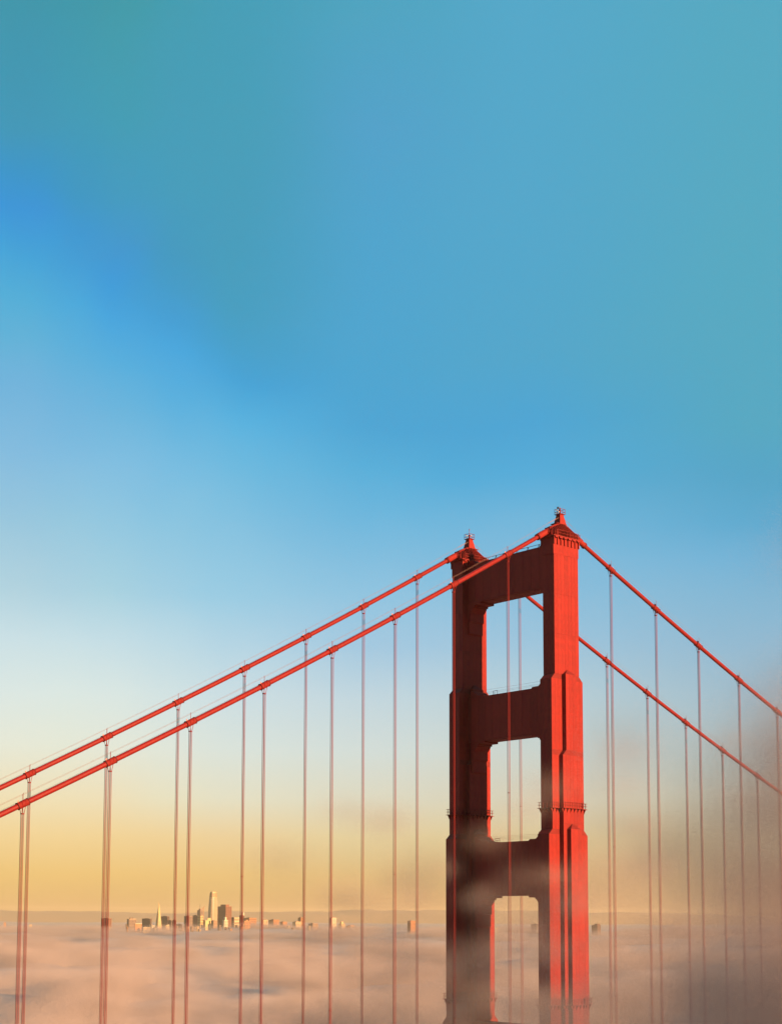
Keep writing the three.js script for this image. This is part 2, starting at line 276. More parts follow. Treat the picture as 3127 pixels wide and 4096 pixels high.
  const cageG = []; for (const h of [229.5, 230.12]) for (const [a, b] of [[[-0.78, -0.78], [0.78, -0.78]], [[0.78, -0.78], [0.78, 0.78]], [[0.78, 0.78], [-0.78, 0.78]], [[-0.78, 0.78], [-0.78, -0.78]]]) cageG.push(bar([a[0], h, a[1]], [b[0], h, b[1]], 0.04, 5));
  for (const [a, b] of [[-0.78, -0.78], [0.78, -0.78], [0.78, 0.78], [-0.78, 0.78], [0, 0.78], [0.78, 0]]) cageG.push(sqBar([a, 229.0, b], [a, 230.16, b], 0.08));
  part('beacon_cage', up(merge(cageG)), railPaint, ped);
  part('beacon_mast', up(merge([box(-0.14, 0.14, 229.06, s > 0 ? 230.3 : 230.1, -0.14, 0.14), bar([0, 230, 0], [0, s > 0 ? 230.75 : 231.45, 0], 0.045, 6)])), paints[0], ped);
  for (const [a, h, b] of s > 0 ? [[-0.35, 229.95, 0.45], [-0.45, 229.4, 0.5], [0.1, 229.5, 0.45]] : [[-0.45, 229.85, 0.35], [0.35, 229.85, -0.3]]) part('lamp', up(new THREE.SphereGeometry(0.17, 12, 8).translate(a, h, b)), lampGlass, ped);
  part('horn', up(s > 0 ? new THREE.SphereGeometry(0.24, 14, 10).translate(-0.35, 230.55, 0.2) : new THREE.SphereGeometry(0.11, 10, 8).scale(0.8, 1.8, 0.8).translate(0, 231.25, 0)), s > 0 ? dark : railPaint, ped);
}

// cross struts with stepped soffits, corner brackets and fillets
function strut(y0, y1, face, panels) {
  const g = [], z = 2 * C - 0.04, X = LEGX - 1.4 * C, bx = (a, b, c, d, zz = z) => g.push(box(a, b, c, d, -zz, zz));
  bx(-X, X, y0, y1);
  const st = part('strut', up(merge(g)), seamPaint, tower);
  // skin plates on both broad sides: border and fluted middle
  const n = 10, wx = 2 * face / n;
  for (const k of [1, -1]) for (let i = 0; i < n; i++) for (let j = 0; j < panels; j++) {
    const h = (y1 - y0 - 0.3) / panels, a = -face + i * wx, m = paints[Math.floor(R2() * 4)];
    part('plate', plateGeo(wx - 0.035, h - 0.03, 0.05, 'z'), m, st, [a + wx / 2, y0 + 0.15 + h * (j + 0.5) - BASE, k * (z + 0.02)]);
  }
  for (const k of [1, -1]) { part('flange', up(box(-face, face, y1 - 0.14, y1 + 0.01, k * z, k * (z + 0.09))), paints[0], st); part('flange', up(box(-face, face, y0 - 0.01, y0 + 0.14, k * z, k * (z + 0.09))), paints[0], st); }
  const soff = []; for (let i = 0; i < 7; i++) soff.push(box(-face + i * 2 * face / 7 + 0.1, -face + (i + 1) * 2 * face / 7 - 0.1, y0 - 0.05, y0, -z + 0.5, z - 0.5));
  part('soffit_panel', up(merge(soff)), paints[3], st);
  for (const s of [1, -1]) {
    const sx = (a, b, c, d, zz) => box(Math.min(s * a, s * b), Math.max(s * a, s * b), c, d, -zz, zz), f = face + 0.2;
    part('stepped_soffit', up(merge([sx(face - 4.05, f, y0 - 0.46, y0 + 0.1, z), sx(face - 2.2, f, y0 - 0.86, y0 - 0.46, z), sx(face - 1.75, f, y0 - 1.1, y0 - 0.86, z)])), paints[1], st);
    // bracket against the leg, cut from a profile in x and y
    const p = [[face - 1.75, y0 - 1.1], [face - 0.8, y0 - 2.1], [face - 0.8, y0 - 3.95], [face - 0.46, y0 - 4.12], [face - 0.46, y0 - 6.65], [face - 0.02, y0 - 6.9], [f, y0 - 6.9], [f, y0 - 1.1]];
    const sh = new THREE.Shape(p.map(([a, b]) => new THREE.Vector2(s * a, b)));
    part('corner_bracket', up(uvBox(new THREE.ExtrudeGeometry(sh, { depth: 4 * C - 0.1, bevelEnabled: false }).translate(0, 0, -2 * C + 0.05))), paints[2], st);
    const q = [[face - 4.05, y1], [face - 3.75, y1 + 0.33], [face - 2.0, y1 + 0.36], [face - 1.5, y1 + 0.75], [face - 0.9, y1 + 0.8], [face - 0.6, y1 + 1.3], [f, y1 + 1.6], [f, y1]];
    if (y1 < 200) part('stepped_fillet', up(uvBox(new THREE.ExtrudeGeometry(new THREE.Shape(q.map(([a, b]) => new THREE.Vector2(s * a, b))), { depth: 4 * C - 0.1, bevelEnabled: false }).translate(0, 0, -2 * C + 0.05))), paints[1], st);
  }
  return { st, z };
}
{
  const { st, z } = strut(213.58, 222.42, 12.12, 1);
  for (const k of [1, -1]) {            // railing along the top strut with raked braces
    const g = [], y = 222.42, zz = k * (z - 0.1);
    for (const h of [0.62]) g.push(bar([-10.2, y + h, zz], [10.4, y + h, zz], 0.055, 5));
    for (let i = 0; i < 7; i++) { const x = -9.6 + i * 3.2; g.push(sqBar([x, y, zz], [x, y + 0.62, zz], 0.12), bar([x - 0.75, y, zz - k * 0.25], [x - 0.15, y + 0.6, zz], 0.05, 5)); }
    part('strut_railing', up(merge(g)), railPaint, st);
  }
  for (const s of [1, -1]) {
    const sh = new THREE.Shape([[9.6, 222.4], [10.5, 223.3], [12.3, 223.4], [12.3, 222.4]].map(([a, b]) => new THREE.Vector2(s * a, b)));
    part('stepped_fillet', up(uvBox(new THREE.ExtrudeGeometry(sh, { depth: 4 * C - 0.1, bevelEnabled: false }).translate(0, 0, -2 * C + 0.05))), paints[1], st);
    const g = []; for (const h of [0.5, 1.1]) g.push(bar([s * 10.6, 223.35 + h, z - 0.2], [s * 12, 223.35 + h, z - 0.2], 0.05, 5)); for (const a of [10.6, 11.3, 12]) g.push(sqBar([s * a, 223.3, z - 0.2], [s * a, 224.5, z - 0.2], 0.1)); g.push(bar([s * 9.9, 222.6, z - 0.2], [s * 10.6, 224, z - 0.2], 0.06, 5));
    part('landing_railing', up(merge(g)), railPaint, st);
  }
}
for (const [y0, y1, face, h] of [[182.5, 192.33, 11.05, 1], [148.72, 160.14, 9.98, 1]]) {
  const { st, z } = strut(y0, y1, face, h);
  for (const k of [1, -1]) part('rope_rail', up(merge([0.75, 1.3].map((a) => bar([-face, y1 + a, k * (z - 0.15)], [face, y1 + a, k * (z - 0.15)], 0.016, 4)))), railPaint, st);
  const x = face > 10.5 ? -4.7 : -4.2, g = [], hh = 0.85;     // hatch frame on top of the strut
  for (const dx of [0, 1.3]) g.push(sqBar([x + dx, y1, z - 0.4], [x + dx, y1 + hh, z - 0.4], 0.08)); g.push(bar([x, y1 + hh, z - 0.4], [x + 1.3, y1 + hh, z - 0.4], 0.05, 5), bar([x + 0.4, y1, z - 0.4], [x + 0.45, y1 + 0.5, z - 0.4], 0.05, 5));
  if (face < 10.5) g.push(bar([x, y1 + 0.45, z - 0.4], [x + 1.3, y1 + 0.45, z - 0.4], 0.04, 5), bar([x - 1.6, y1 + 0.75, z - 0.4], [x, y1 + 0.75, z - 0.4], 0.05, 5), sqBar([8.6, y1, z - 0.4], [8.6, y1 + 1.8, z - 0.4], 0.09), bar([8.6, y1 + 1.75, z - 0.4], [9.4, y1 + 1.75, z - 0.4], 0.06, 5));
  part('hatch_frame', up(merge(g)), railPaint, st);
}
{ const st = part('strut', up(box(-12.3, 12.3, 110, 121.65, -2 * C, 2 * C)), seamPaint, tower); void st; }

// ------------------------------------------------------------------ main cables
const cableY = (z) => z > 0 ? 227 - 0.58161 * z + 0.000359924 * z * z : 227 + 0.453185 * z + 0.453185 / 2 / 640.08 * z * z;
const cableSlope = (z) => z > 0 ? -0.58161 + 2 * 0.000359924 * z : 0.453185 + 0.453185 / 640.08 * z;
const NORTH = (k) => 15.24 * k + 0.6, SOUTH = (k) => -15.24 * k - 0.9;
class CableCurve extends THREE.Curve { constructor(a, b, dy = 0, dx = 0) { super(); Object.assign(this, { a, b, dy, dx }); } getPoint(t, v = new THREE.Vector3()) { const z = this.a + (this.b - this.a) * t; return v.set(this.dx, cableY(z) + this.dy, z); } }
const stretchUv = (g, len, r) => { const uv = g.attributes.uv; for (let i = 0; i < uv.count; i++) uv.setXY(i, uv.getX(i) * len, uv.getY(i) * 2 * Math.PI * r); return g; };
function makeBand(z) {                   // the clamp over the cable, lying along the local y axis, upper end at +y
  const b = new THREE.Group();
  return b;
}
const bandShell = stretchUv(new THREE.CylinderGeometry(0.565, 0.565, 2.0, 24), 3, 0.5);
const flangeG = new THREE.TorusGeometry(0.575, 0.045, 8, 28).rotateX(Math.PI / 2);
const lipTop = box(-0.32, 0.32, -0.6, 0.5, 0.5, 0.6), lipBot = box(-0.32, 0.32, -0.5, 0.6, -0.62, -0.5);
function mainCable(s, label, z0, z1, ks) {
  const o = thing('main_cable', [s * LEGX, 227, 0], label, 'bridge cable', 'main suspension cables of the bridge');
  const R = 0.45, sub = (a, b, n) => stretchUv(new THREE.TubeGeometry(new CableCurve(a, b, -227), n, R, 20), Math.abs(b - a), R);
  part('cable', sub(z0, 3.2, 100), cablePaint, o); part('cable', sub(-3.2, z1, 100), cablePaint, o);
  // splay sleeves where the cable leaves the saddle
  const tubeOn = (a, b, r, n = 24) => new THREE.TubeGeometry(new CableCurve(a, b, -227), 2, r, n);
  for (const [a, b] of [[3.6, 7.0], [-4.0, -7.7]]) {
    const sl = part('sleeve', stretchUv(tubeOn(a, b, 0.6), 3.5, 0.6), paints[1], o);
    for (const z of [a * 0.88 + b * 0.12, b, b * 0.93 + a * 0.07]) { const r = part('ring', flangeG, bandPaint, sl, [0, cableY(z) - 227, z]); r.scale.set(1.13, 1.6, 1.13); r.rotation.x = Math.PI / 2 + Math.atan(-cableSlope(z)) ; }
    const lip = part('lip', box(-0.3, 0.3, -1.4, 1.0, 0.58, 0.66), bandPaint, sl, [0, cableY((a + b) / 2) - 227, (a + b) / 2]); lip.rotation.x = Math.PI / 2 - Math.atan(cableSlope(b));
    lip.rotation.x = -Math.atan(cableSlope(b)) + (a > 0 ? -Math.PI / 2 : -Math.PI / 2); 
  }
  for (const z of ks) {
    const y = cableY(z) - 227, band = new THREE.Group(); band.name = 'cable_band'; band.position.set(0, y, z); o.add(band);
    const sl = cableSlope(z), upz = Math.sign(sl) || 1;             // direction of increasing height
    const clamp = part('clamp', bandShell, bandPaint, band); clamp.quaternion.setFromUnitVectors(new THREE.Vector3(0, 1, 0), new THREE.Vector3(0, Math.abs(sl), upz).normalize());
    const along = new THREE.Vector3(0, Math.abs(sl), upz).normalize();
    for (const d of [-0.96, 0.96]) { const f = part('flange', flangeG, clampEdgePaint, band, [0, along.y * d, along.z * d]); f.quaternion.copy(clamp.quaternion); }
    for (const [d, g] of [[-0.95, lipTop], [0.95, lipBot]]) { const f = part('lip', g, clampEdgePaint, band); f.quaternion.copy(clamp.quaternion); f.rotation.set(f.rotation.x, 0, 0); const nrm = new THREE.Vector3(0, Math.abs(along.z), -Math.sign(along.z) * along.y); f.position.copy(along).multiplyScalar(d); const m = new THREE.Matrix4().makeBasis(new THREE.Vector3(upz, 0, 0), along, nrm); f.quaternion.setFromRotationMatrix(m); }
    for (const d of [-0.3, 0.3]) part('saddle_groove', merge(Array.from({ length: 12 }, (_, i) => { const t0 = Math.PI * i / 12, t1 = Math.PI * (i + 1) / 12, r = 0.6; return bar([r * Math.cos(t0), r * Math.sin(t0), 0], [r * Math.cos(t1), r * Math.sin(t1), 0], 0.05, 5); })), ropePaint, band, [0, Math.abs(sl) * d * upz * (1), d]).position.set(0, sl * d, d);
    for (const d of [-0.31, 0.31]) { part('stanchion', merge([bar([0.45 * Math.sign(d), 0.3, 0], [0.45 * Math.sign(d), 1.5, 0], 0.03, 5), new THREE.ConeGeometry(0.07, 0.14, 6).rotateX(Math.PI).translate(0.45 * Math.sign(d), 1.52, 0)]), railPaint, band, [0, sl * d, d]); }
    part('marker_lamp', new THREE.CylinderGeometry(0.06, 0.12, 0.36, 8), lampRed, band, [0, -along.y * 0.85 + 0.72, -along.z * 0.85]);
  }
  for (const dx of [-0.45, 0.45]) for (const [a, b] of [[z0, NORTH(1)], [z1, SOUTH(1)]]) part('hand_rope', merge([new THREE.TubeGeometry(new CableCurve(a, b, -227 + 1.5, dx), 60, 0.016, 4), bar([dx, cableY(b) + 1.5 - 227, b], [dx * 0.8, 1.15, Math.sign(b) * 0.8], 0.016, 4), bar([dx * 0.83, 1.15 + (cableY(b) + 1.5 - 228.15) * 0.17, b * 0.17 + Math.sign(b) * 0.66], [dx * 0.8, 1.15, Math.sign(b) * 0.8], 0.04, 5)]), wire, o);
  part('conduit', new THREE.TubeGeometry(new CableCurve(z0, 4, -227 + 0.62, 0.12), 60, 0.016, 4), dark, o);
  return o;
}
const nearN = [1, 2, 3, 4, 5, 6, 7, 8].map(NORTH), nearS = [1, 2, 3, 4, 5].map(SOUTH), farN = [1, 2, 3, 4, 5, 6, 7].map(NORTH), farS = [1, 2, 3, 4, 5, 6, 7].map(SOUTH);
mainCable(1, 'nearer thick orange main cable, passing over the sunlit tower leg', 150, -130, [...nearN, ...nearS]);
mainCable(-1, 'farther thick orange main cable, passing over the shaded tower leg', 150, -150, [...farN, ...farS]);

// ------------------------------------------------------------------ hanger ropes
const ORD = ['first', 'second', 'third', 'fourth', 'fifth', 'sixth', 'seventh', 'eighth'];
const BOTTOM = 84;
function hanger(s, z, label, tieY, k) {
  const y = cableY(z), sl = cableSlope(z), o = thing('hanger_ropes', [s * LEGX, y, z], label, 'hanger ropes', 'vertical hanger ropes of the bridge');
  const h = y - BOTTOM;
  for (const dz of [-0.17, 0.17]) for (const dx of [-0.17, 0.17]) {
    const a = Math.sign(dx) * 0.6, zz = Math.sign(dz) * 0.3;
    part('rope', polyline([[a, sl * zz, zz], [Math.sign(dx) * 0.5, sl * zz - 0.35, zz * 0.97], [dx, -1.5, dz], [dx, -h, dz]], 0.046, 6), ropePaint, o);
  }
  part('spreader', merge([box(-0.26, 0.26, -1.58, -1.42, 0.12, 0.22), box(-0.26, 0.26, -1.58, -1.42, -0.22, -0.12), box(-0.22, -0.12, -1.57, -1.43, -0.2, 0.2), box(0.12, 0.22, -1.57, -1.43, -0.2, 0.2)]), bandPaint, o);
  if (tieY) part('tie', merge([box(-0.22, 0.22, -0.05, 0.05, 0.15, 0.19), box(-0.22, 0.22, -0.05, 0.05, -0.19, -0.15), box(-0.2, -0.15, -0.045, 0.045, -0.2, 0.2), box(0.15, 0.2, -0.045, 0.045, -0.2, 0.2)]), bandPaint, o, [0, tieY - y, 0]);
  return o;
}
const tieN = { 1: 169, 2: 163.4, 3: 152, 4: 127.4 }, tieS = { 1: 159.2, 2: 165 };
nearN.forEach((z, i) => hanger(1, z, i ? `hanger ropes under the ${ORD[i]} clamp left of the sunlit leg on the nearer cable` : 'red hanger ropes crossing in front of the tower portals from the nearer cable', tieN[i + 1]));
nearS.forEach((z, i) => hanger(1, z, `hanger ropes under the ${ORD[i]} clamp right of the tower, upper right cable`, tieS[i + 1]));
farN.forEach((z, i) => hanger(-1, z, `hanger ropes under the ${ORD[i]} clamp left of the shaded leg on the farther cable`, i === 3 ? 151.8 : 0));
farS.forEach((z, i) => hanger(-1, z, i === 0 ? 'hanger ropes seen behind the tower through the portal openings, from the farther cable' : i === 1 ? 'hanger ropes of the farther cable almost hidden behind the sunlit tower leg' : `hanger ropes under the ${ORD[i - 2]} clamp right of the tower, lower right cable`, i === 0 ? 169.4 : 0));

// ------------------------------------------------------------------ hills across the bay
function hillBand(dist, depth, az0, az1, top, seed) {      // a range of hills with real depth, az measured from the bridge direction
  const nu = 320, nv = 14, pos = [], idx = [];
  for (let j = 0; j <= nv; j++) for (let i = 0; i <= nu; i++) {
    const az = az0 + (az1 - az0) * i / nu, v = j / nv, d = dist + depth * v, a = Math.atan2(-0.6481, -0.7616) + az;
    const x = EYE.x + d * Math.cos(a), z = EYE.z + d * Math.sin(a);
    const prof = Math.sin(Math.PI * Math.min(1, v * 1.15 + 0.02)) ** 0.8;
    const h = (top(az) + 190 * fbm(x / 3400 + seed, 0, z / 3400, 5)) * prof * (0.85 + 0.3 * fbm(x / 900, seed, z / 900, 3)) + 20 * fbm(x / 400, seed, z / 400, 3);
    pos.push(x, Math.max(0, h), z);
  }
  for (let j = 0; j < nv; j++) for (let i = 0; i < nu; i++) { const a = j * (nu + 1) + i, b = a + 1, c = a + nu + 1, d = c + 1; idx.push(a, b, c, b, d, c); }
  const g = new THREE.BufferGeometry(); g.setAttribute('position', new THREE.Float32BufferAttribute(pos, 3)); g.setIndex(idx); g.computeVertexNormals(); return g;
}
const hillMat = new THREE.MeshStandardMaterial({ color: new THREE.Color().setRGB(0.46, 0.28, 0.14), roughness: 1, side: THREE.DoubleSide });
const hills = new THREE.Mesh(hillBand(23000, 8000, -0.9, 0.9, (a) => 265 - 110 * a + 40 * Math.sin(a * 11 + 1), 3), hillMat); hills.name = 'distant_hills'; hills.receiveShadow = hills.castShadow = true; tag(hills, 'low hazy brown hills along the horizon behind the city', null, null, 'structure'); scene.add(hills);

// ------------------------------------------------------------------ city
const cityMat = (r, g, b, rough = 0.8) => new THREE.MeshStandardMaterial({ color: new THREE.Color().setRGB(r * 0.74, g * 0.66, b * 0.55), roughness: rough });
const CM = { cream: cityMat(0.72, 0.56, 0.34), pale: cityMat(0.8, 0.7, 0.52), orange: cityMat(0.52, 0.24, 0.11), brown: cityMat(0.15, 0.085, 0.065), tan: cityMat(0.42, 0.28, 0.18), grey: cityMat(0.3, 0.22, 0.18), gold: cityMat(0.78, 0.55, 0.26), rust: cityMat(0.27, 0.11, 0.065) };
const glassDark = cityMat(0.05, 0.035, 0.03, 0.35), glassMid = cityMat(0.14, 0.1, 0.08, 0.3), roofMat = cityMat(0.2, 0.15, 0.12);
const CROP = { a: (x, y) => [480 + x / 5.6, 3540 + y / 5.6], b: (x, y) => [740 + x / 5.6, 3540 + y / 5.6], c: (x, y) => [x / 3.5, 3600 + y / 3.5], d: (x, y) => [1160 + x / 5.6, 3640 + y / 5.6], e: (x, y) => [1000 + x / 2.4, 3600 + y / 2.4], g: (x, y) => [1750 + x / 2.4, 3350 + y / 2.4] };
function footprint(crop, xl, xc, xr, yt, D) {
  const f = CROP[crop], [pc, py] = f(xc, yt), r = rayAt(pc, py), hl = Math.hypot(r.x, r.z), t = D / hl, cx = EYE.x + r.x * t, cz = EYE.z + r.z * t, top = EYE.y + r.y * t;
  const l = rayAt(f(xl, yt)[0], py), rr = rayAt(f(xr, yt)[0], py);
  const tl = (cz - EYE.z) / l.z, dx = Math.max(4, cx - (EYE.x + l.x * tl)), tr = (cx - EYE.x) / rr.x, dz = Math.max(4, cz - (EYE.z + rr.z * tr));
  return { cx, cz, top, dx, dz };
}
// frame of piers and floor bands, standing proud of the glass, on the two faces that look over the bay
function facade(dx, dz, y0, y1, nx, nz, ny, solidN, solidW) {
  const g = [], p = 0.5, h = y1 - y0;
  if (solidN) g.push(box(-dx, 0, y0, y1, 0, p)); else { for (let i = 0; i <= nx; i++) { const w = dx / nx * 0.42, x = -dx + dx * i / nx; g.push(box(Math.max(-dx, x - w / 2), Math.min(0, x + w / 2), y0, y1, 0, p)); } for (let j = 0; j <= ny; j++) { const w = h / ny * 0.4, y = y0 + h * j / ny; g.push(box(-dx, 0, Math.max(y0, y - w / 2), Math.min(y1, y + w / 2), 0, p * 0.8)); } }
  if (solidW) g.push(box(0, p, y0, y1, -dz, p)); else { for (let i = 0; i <= nz; i++) { const w = dz / nz * 0.42, z = -dz * i / nz; g.push(box(0, p, y0, y1, Math.max(-dz, z - w / 2), Math.min(0, z + w / 2))); } for (let j = 0; j <= ny; j++) { const w = h / ny * 0.4, y = y0 + h * j / ny; g.push(box(0, p * 0.8, Math.max(y0, y - w / 2), Math.min(y1, y + w / 2), -dz, 0)); } }
  return merge(g);
}
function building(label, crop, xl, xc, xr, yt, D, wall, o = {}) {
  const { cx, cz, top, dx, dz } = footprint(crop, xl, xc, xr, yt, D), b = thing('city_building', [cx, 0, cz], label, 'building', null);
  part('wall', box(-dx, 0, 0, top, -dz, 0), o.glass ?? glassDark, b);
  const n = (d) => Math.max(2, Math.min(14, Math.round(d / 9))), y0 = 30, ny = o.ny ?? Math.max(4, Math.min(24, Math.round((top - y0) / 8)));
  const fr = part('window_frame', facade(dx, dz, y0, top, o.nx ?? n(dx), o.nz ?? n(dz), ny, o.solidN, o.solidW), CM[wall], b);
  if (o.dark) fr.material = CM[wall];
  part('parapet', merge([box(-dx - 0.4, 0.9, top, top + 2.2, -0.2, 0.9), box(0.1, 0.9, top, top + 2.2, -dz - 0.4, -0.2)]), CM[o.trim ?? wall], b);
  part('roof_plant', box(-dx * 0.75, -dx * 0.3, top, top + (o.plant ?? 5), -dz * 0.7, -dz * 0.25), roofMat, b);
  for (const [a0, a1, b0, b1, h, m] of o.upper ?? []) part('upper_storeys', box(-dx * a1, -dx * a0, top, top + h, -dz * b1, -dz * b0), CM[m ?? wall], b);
  if (o.mast) part('mast', bar([-dx * 0.5, top, -dz * 0.5], [-dx * 0.5, top + o.mast, -dz * 0.5], 1.2, 5), roofMat, b);
  return b;
}
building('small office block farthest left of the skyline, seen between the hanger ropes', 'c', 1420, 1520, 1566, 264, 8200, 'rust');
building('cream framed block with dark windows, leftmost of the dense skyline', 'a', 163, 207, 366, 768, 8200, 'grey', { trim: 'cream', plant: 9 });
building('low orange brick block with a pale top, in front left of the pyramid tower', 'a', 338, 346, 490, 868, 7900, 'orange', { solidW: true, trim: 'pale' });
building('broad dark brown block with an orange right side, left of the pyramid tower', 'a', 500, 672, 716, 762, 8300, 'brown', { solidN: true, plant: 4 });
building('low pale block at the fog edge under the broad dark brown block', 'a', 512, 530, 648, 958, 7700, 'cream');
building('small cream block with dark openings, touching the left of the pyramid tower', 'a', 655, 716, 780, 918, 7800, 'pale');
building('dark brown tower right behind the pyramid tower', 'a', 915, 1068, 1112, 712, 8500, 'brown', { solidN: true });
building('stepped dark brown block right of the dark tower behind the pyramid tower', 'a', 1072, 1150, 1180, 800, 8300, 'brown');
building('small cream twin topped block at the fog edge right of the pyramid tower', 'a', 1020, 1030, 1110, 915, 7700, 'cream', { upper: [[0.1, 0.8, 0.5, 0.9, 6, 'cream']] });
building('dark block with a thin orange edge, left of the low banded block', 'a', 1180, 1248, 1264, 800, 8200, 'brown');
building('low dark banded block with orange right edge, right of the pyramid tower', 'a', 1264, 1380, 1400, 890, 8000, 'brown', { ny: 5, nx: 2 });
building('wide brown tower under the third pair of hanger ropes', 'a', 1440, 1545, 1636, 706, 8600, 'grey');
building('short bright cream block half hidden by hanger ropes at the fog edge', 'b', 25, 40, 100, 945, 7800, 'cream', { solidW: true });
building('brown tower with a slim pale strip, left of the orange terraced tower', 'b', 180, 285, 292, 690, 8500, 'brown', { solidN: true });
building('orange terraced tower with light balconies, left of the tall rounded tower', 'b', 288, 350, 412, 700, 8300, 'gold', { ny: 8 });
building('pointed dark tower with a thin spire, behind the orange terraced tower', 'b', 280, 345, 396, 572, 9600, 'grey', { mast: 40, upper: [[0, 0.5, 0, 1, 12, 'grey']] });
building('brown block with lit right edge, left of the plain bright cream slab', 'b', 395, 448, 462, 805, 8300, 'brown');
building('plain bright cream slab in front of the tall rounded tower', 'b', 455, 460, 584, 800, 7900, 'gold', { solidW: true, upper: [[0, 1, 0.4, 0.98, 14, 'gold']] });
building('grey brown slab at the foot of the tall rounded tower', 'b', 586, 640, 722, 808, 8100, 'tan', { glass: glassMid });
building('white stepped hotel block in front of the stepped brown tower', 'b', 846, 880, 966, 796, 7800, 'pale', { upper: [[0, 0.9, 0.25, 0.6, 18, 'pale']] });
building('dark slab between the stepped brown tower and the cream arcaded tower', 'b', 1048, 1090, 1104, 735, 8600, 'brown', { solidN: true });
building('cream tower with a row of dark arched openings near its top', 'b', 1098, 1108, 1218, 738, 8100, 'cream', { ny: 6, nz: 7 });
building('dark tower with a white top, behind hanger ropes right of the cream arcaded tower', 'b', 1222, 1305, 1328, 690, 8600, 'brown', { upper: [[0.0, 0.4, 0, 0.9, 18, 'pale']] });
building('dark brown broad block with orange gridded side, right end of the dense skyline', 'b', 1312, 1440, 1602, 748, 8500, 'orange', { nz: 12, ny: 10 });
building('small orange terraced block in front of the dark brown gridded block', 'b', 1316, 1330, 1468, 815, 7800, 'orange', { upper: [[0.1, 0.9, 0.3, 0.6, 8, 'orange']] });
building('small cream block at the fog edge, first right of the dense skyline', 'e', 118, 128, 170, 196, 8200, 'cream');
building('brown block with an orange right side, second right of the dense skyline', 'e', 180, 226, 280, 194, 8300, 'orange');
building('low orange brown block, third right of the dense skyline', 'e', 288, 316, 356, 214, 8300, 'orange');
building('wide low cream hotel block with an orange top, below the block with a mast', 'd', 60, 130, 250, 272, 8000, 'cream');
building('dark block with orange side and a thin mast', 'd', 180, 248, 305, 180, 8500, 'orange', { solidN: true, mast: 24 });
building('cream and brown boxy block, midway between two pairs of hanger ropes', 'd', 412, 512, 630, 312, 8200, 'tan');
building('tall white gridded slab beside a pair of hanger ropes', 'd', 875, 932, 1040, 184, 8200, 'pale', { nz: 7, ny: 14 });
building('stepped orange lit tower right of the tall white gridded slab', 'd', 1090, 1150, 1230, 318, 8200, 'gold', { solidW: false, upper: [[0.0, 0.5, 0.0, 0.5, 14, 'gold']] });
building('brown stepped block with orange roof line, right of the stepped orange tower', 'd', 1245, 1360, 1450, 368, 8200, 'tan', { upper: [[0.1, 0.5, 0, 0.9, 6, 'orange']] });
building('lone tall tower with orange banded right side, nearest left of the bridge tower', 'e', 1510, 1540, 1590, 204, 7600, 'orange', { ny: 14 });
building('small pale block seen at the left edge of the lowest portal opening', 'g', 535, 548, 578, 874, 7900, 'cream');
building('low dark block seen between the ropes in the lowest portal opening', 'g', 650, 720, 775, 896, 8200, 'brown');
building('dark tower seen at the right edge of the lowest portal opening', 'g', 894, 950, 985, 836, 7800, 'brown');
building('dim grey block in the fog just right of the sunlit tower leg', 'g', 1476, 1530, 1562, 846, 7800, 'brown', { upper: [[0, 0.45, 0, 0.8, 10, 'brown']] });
{ const r = rng(61); for (let i = 0; i < 50; i++) { const px = i < 24 ? 500 + 520 * r() : (i < 36 ? 1020 + 420 * r() : 560 + 440 * r()), w = 5 + 9 * r(), y = 3704 + 16 * r() - (i < 24 && r() > 0.6 ? 10 : 0) - (i > 36 ? 14 * r() : 0), X = (px - 480) * 5.6, Yc = (y - 3540) * 5.6; tag(building('low block half sunk in the fog along the foot of the skyline', 'a', X, X + w * 5.6 * (0.3 + 0.4 * r()), X + w * 5.6, Yc, 7500 + 900 * r(), ['cream', 'tan', 'brown', 'gold', 'orange', 'grey'][Math.floor(r() * 6)], { plant: 3 + 4 * r() }), null, null, 'low blocks along the foot of the skyline'); } }
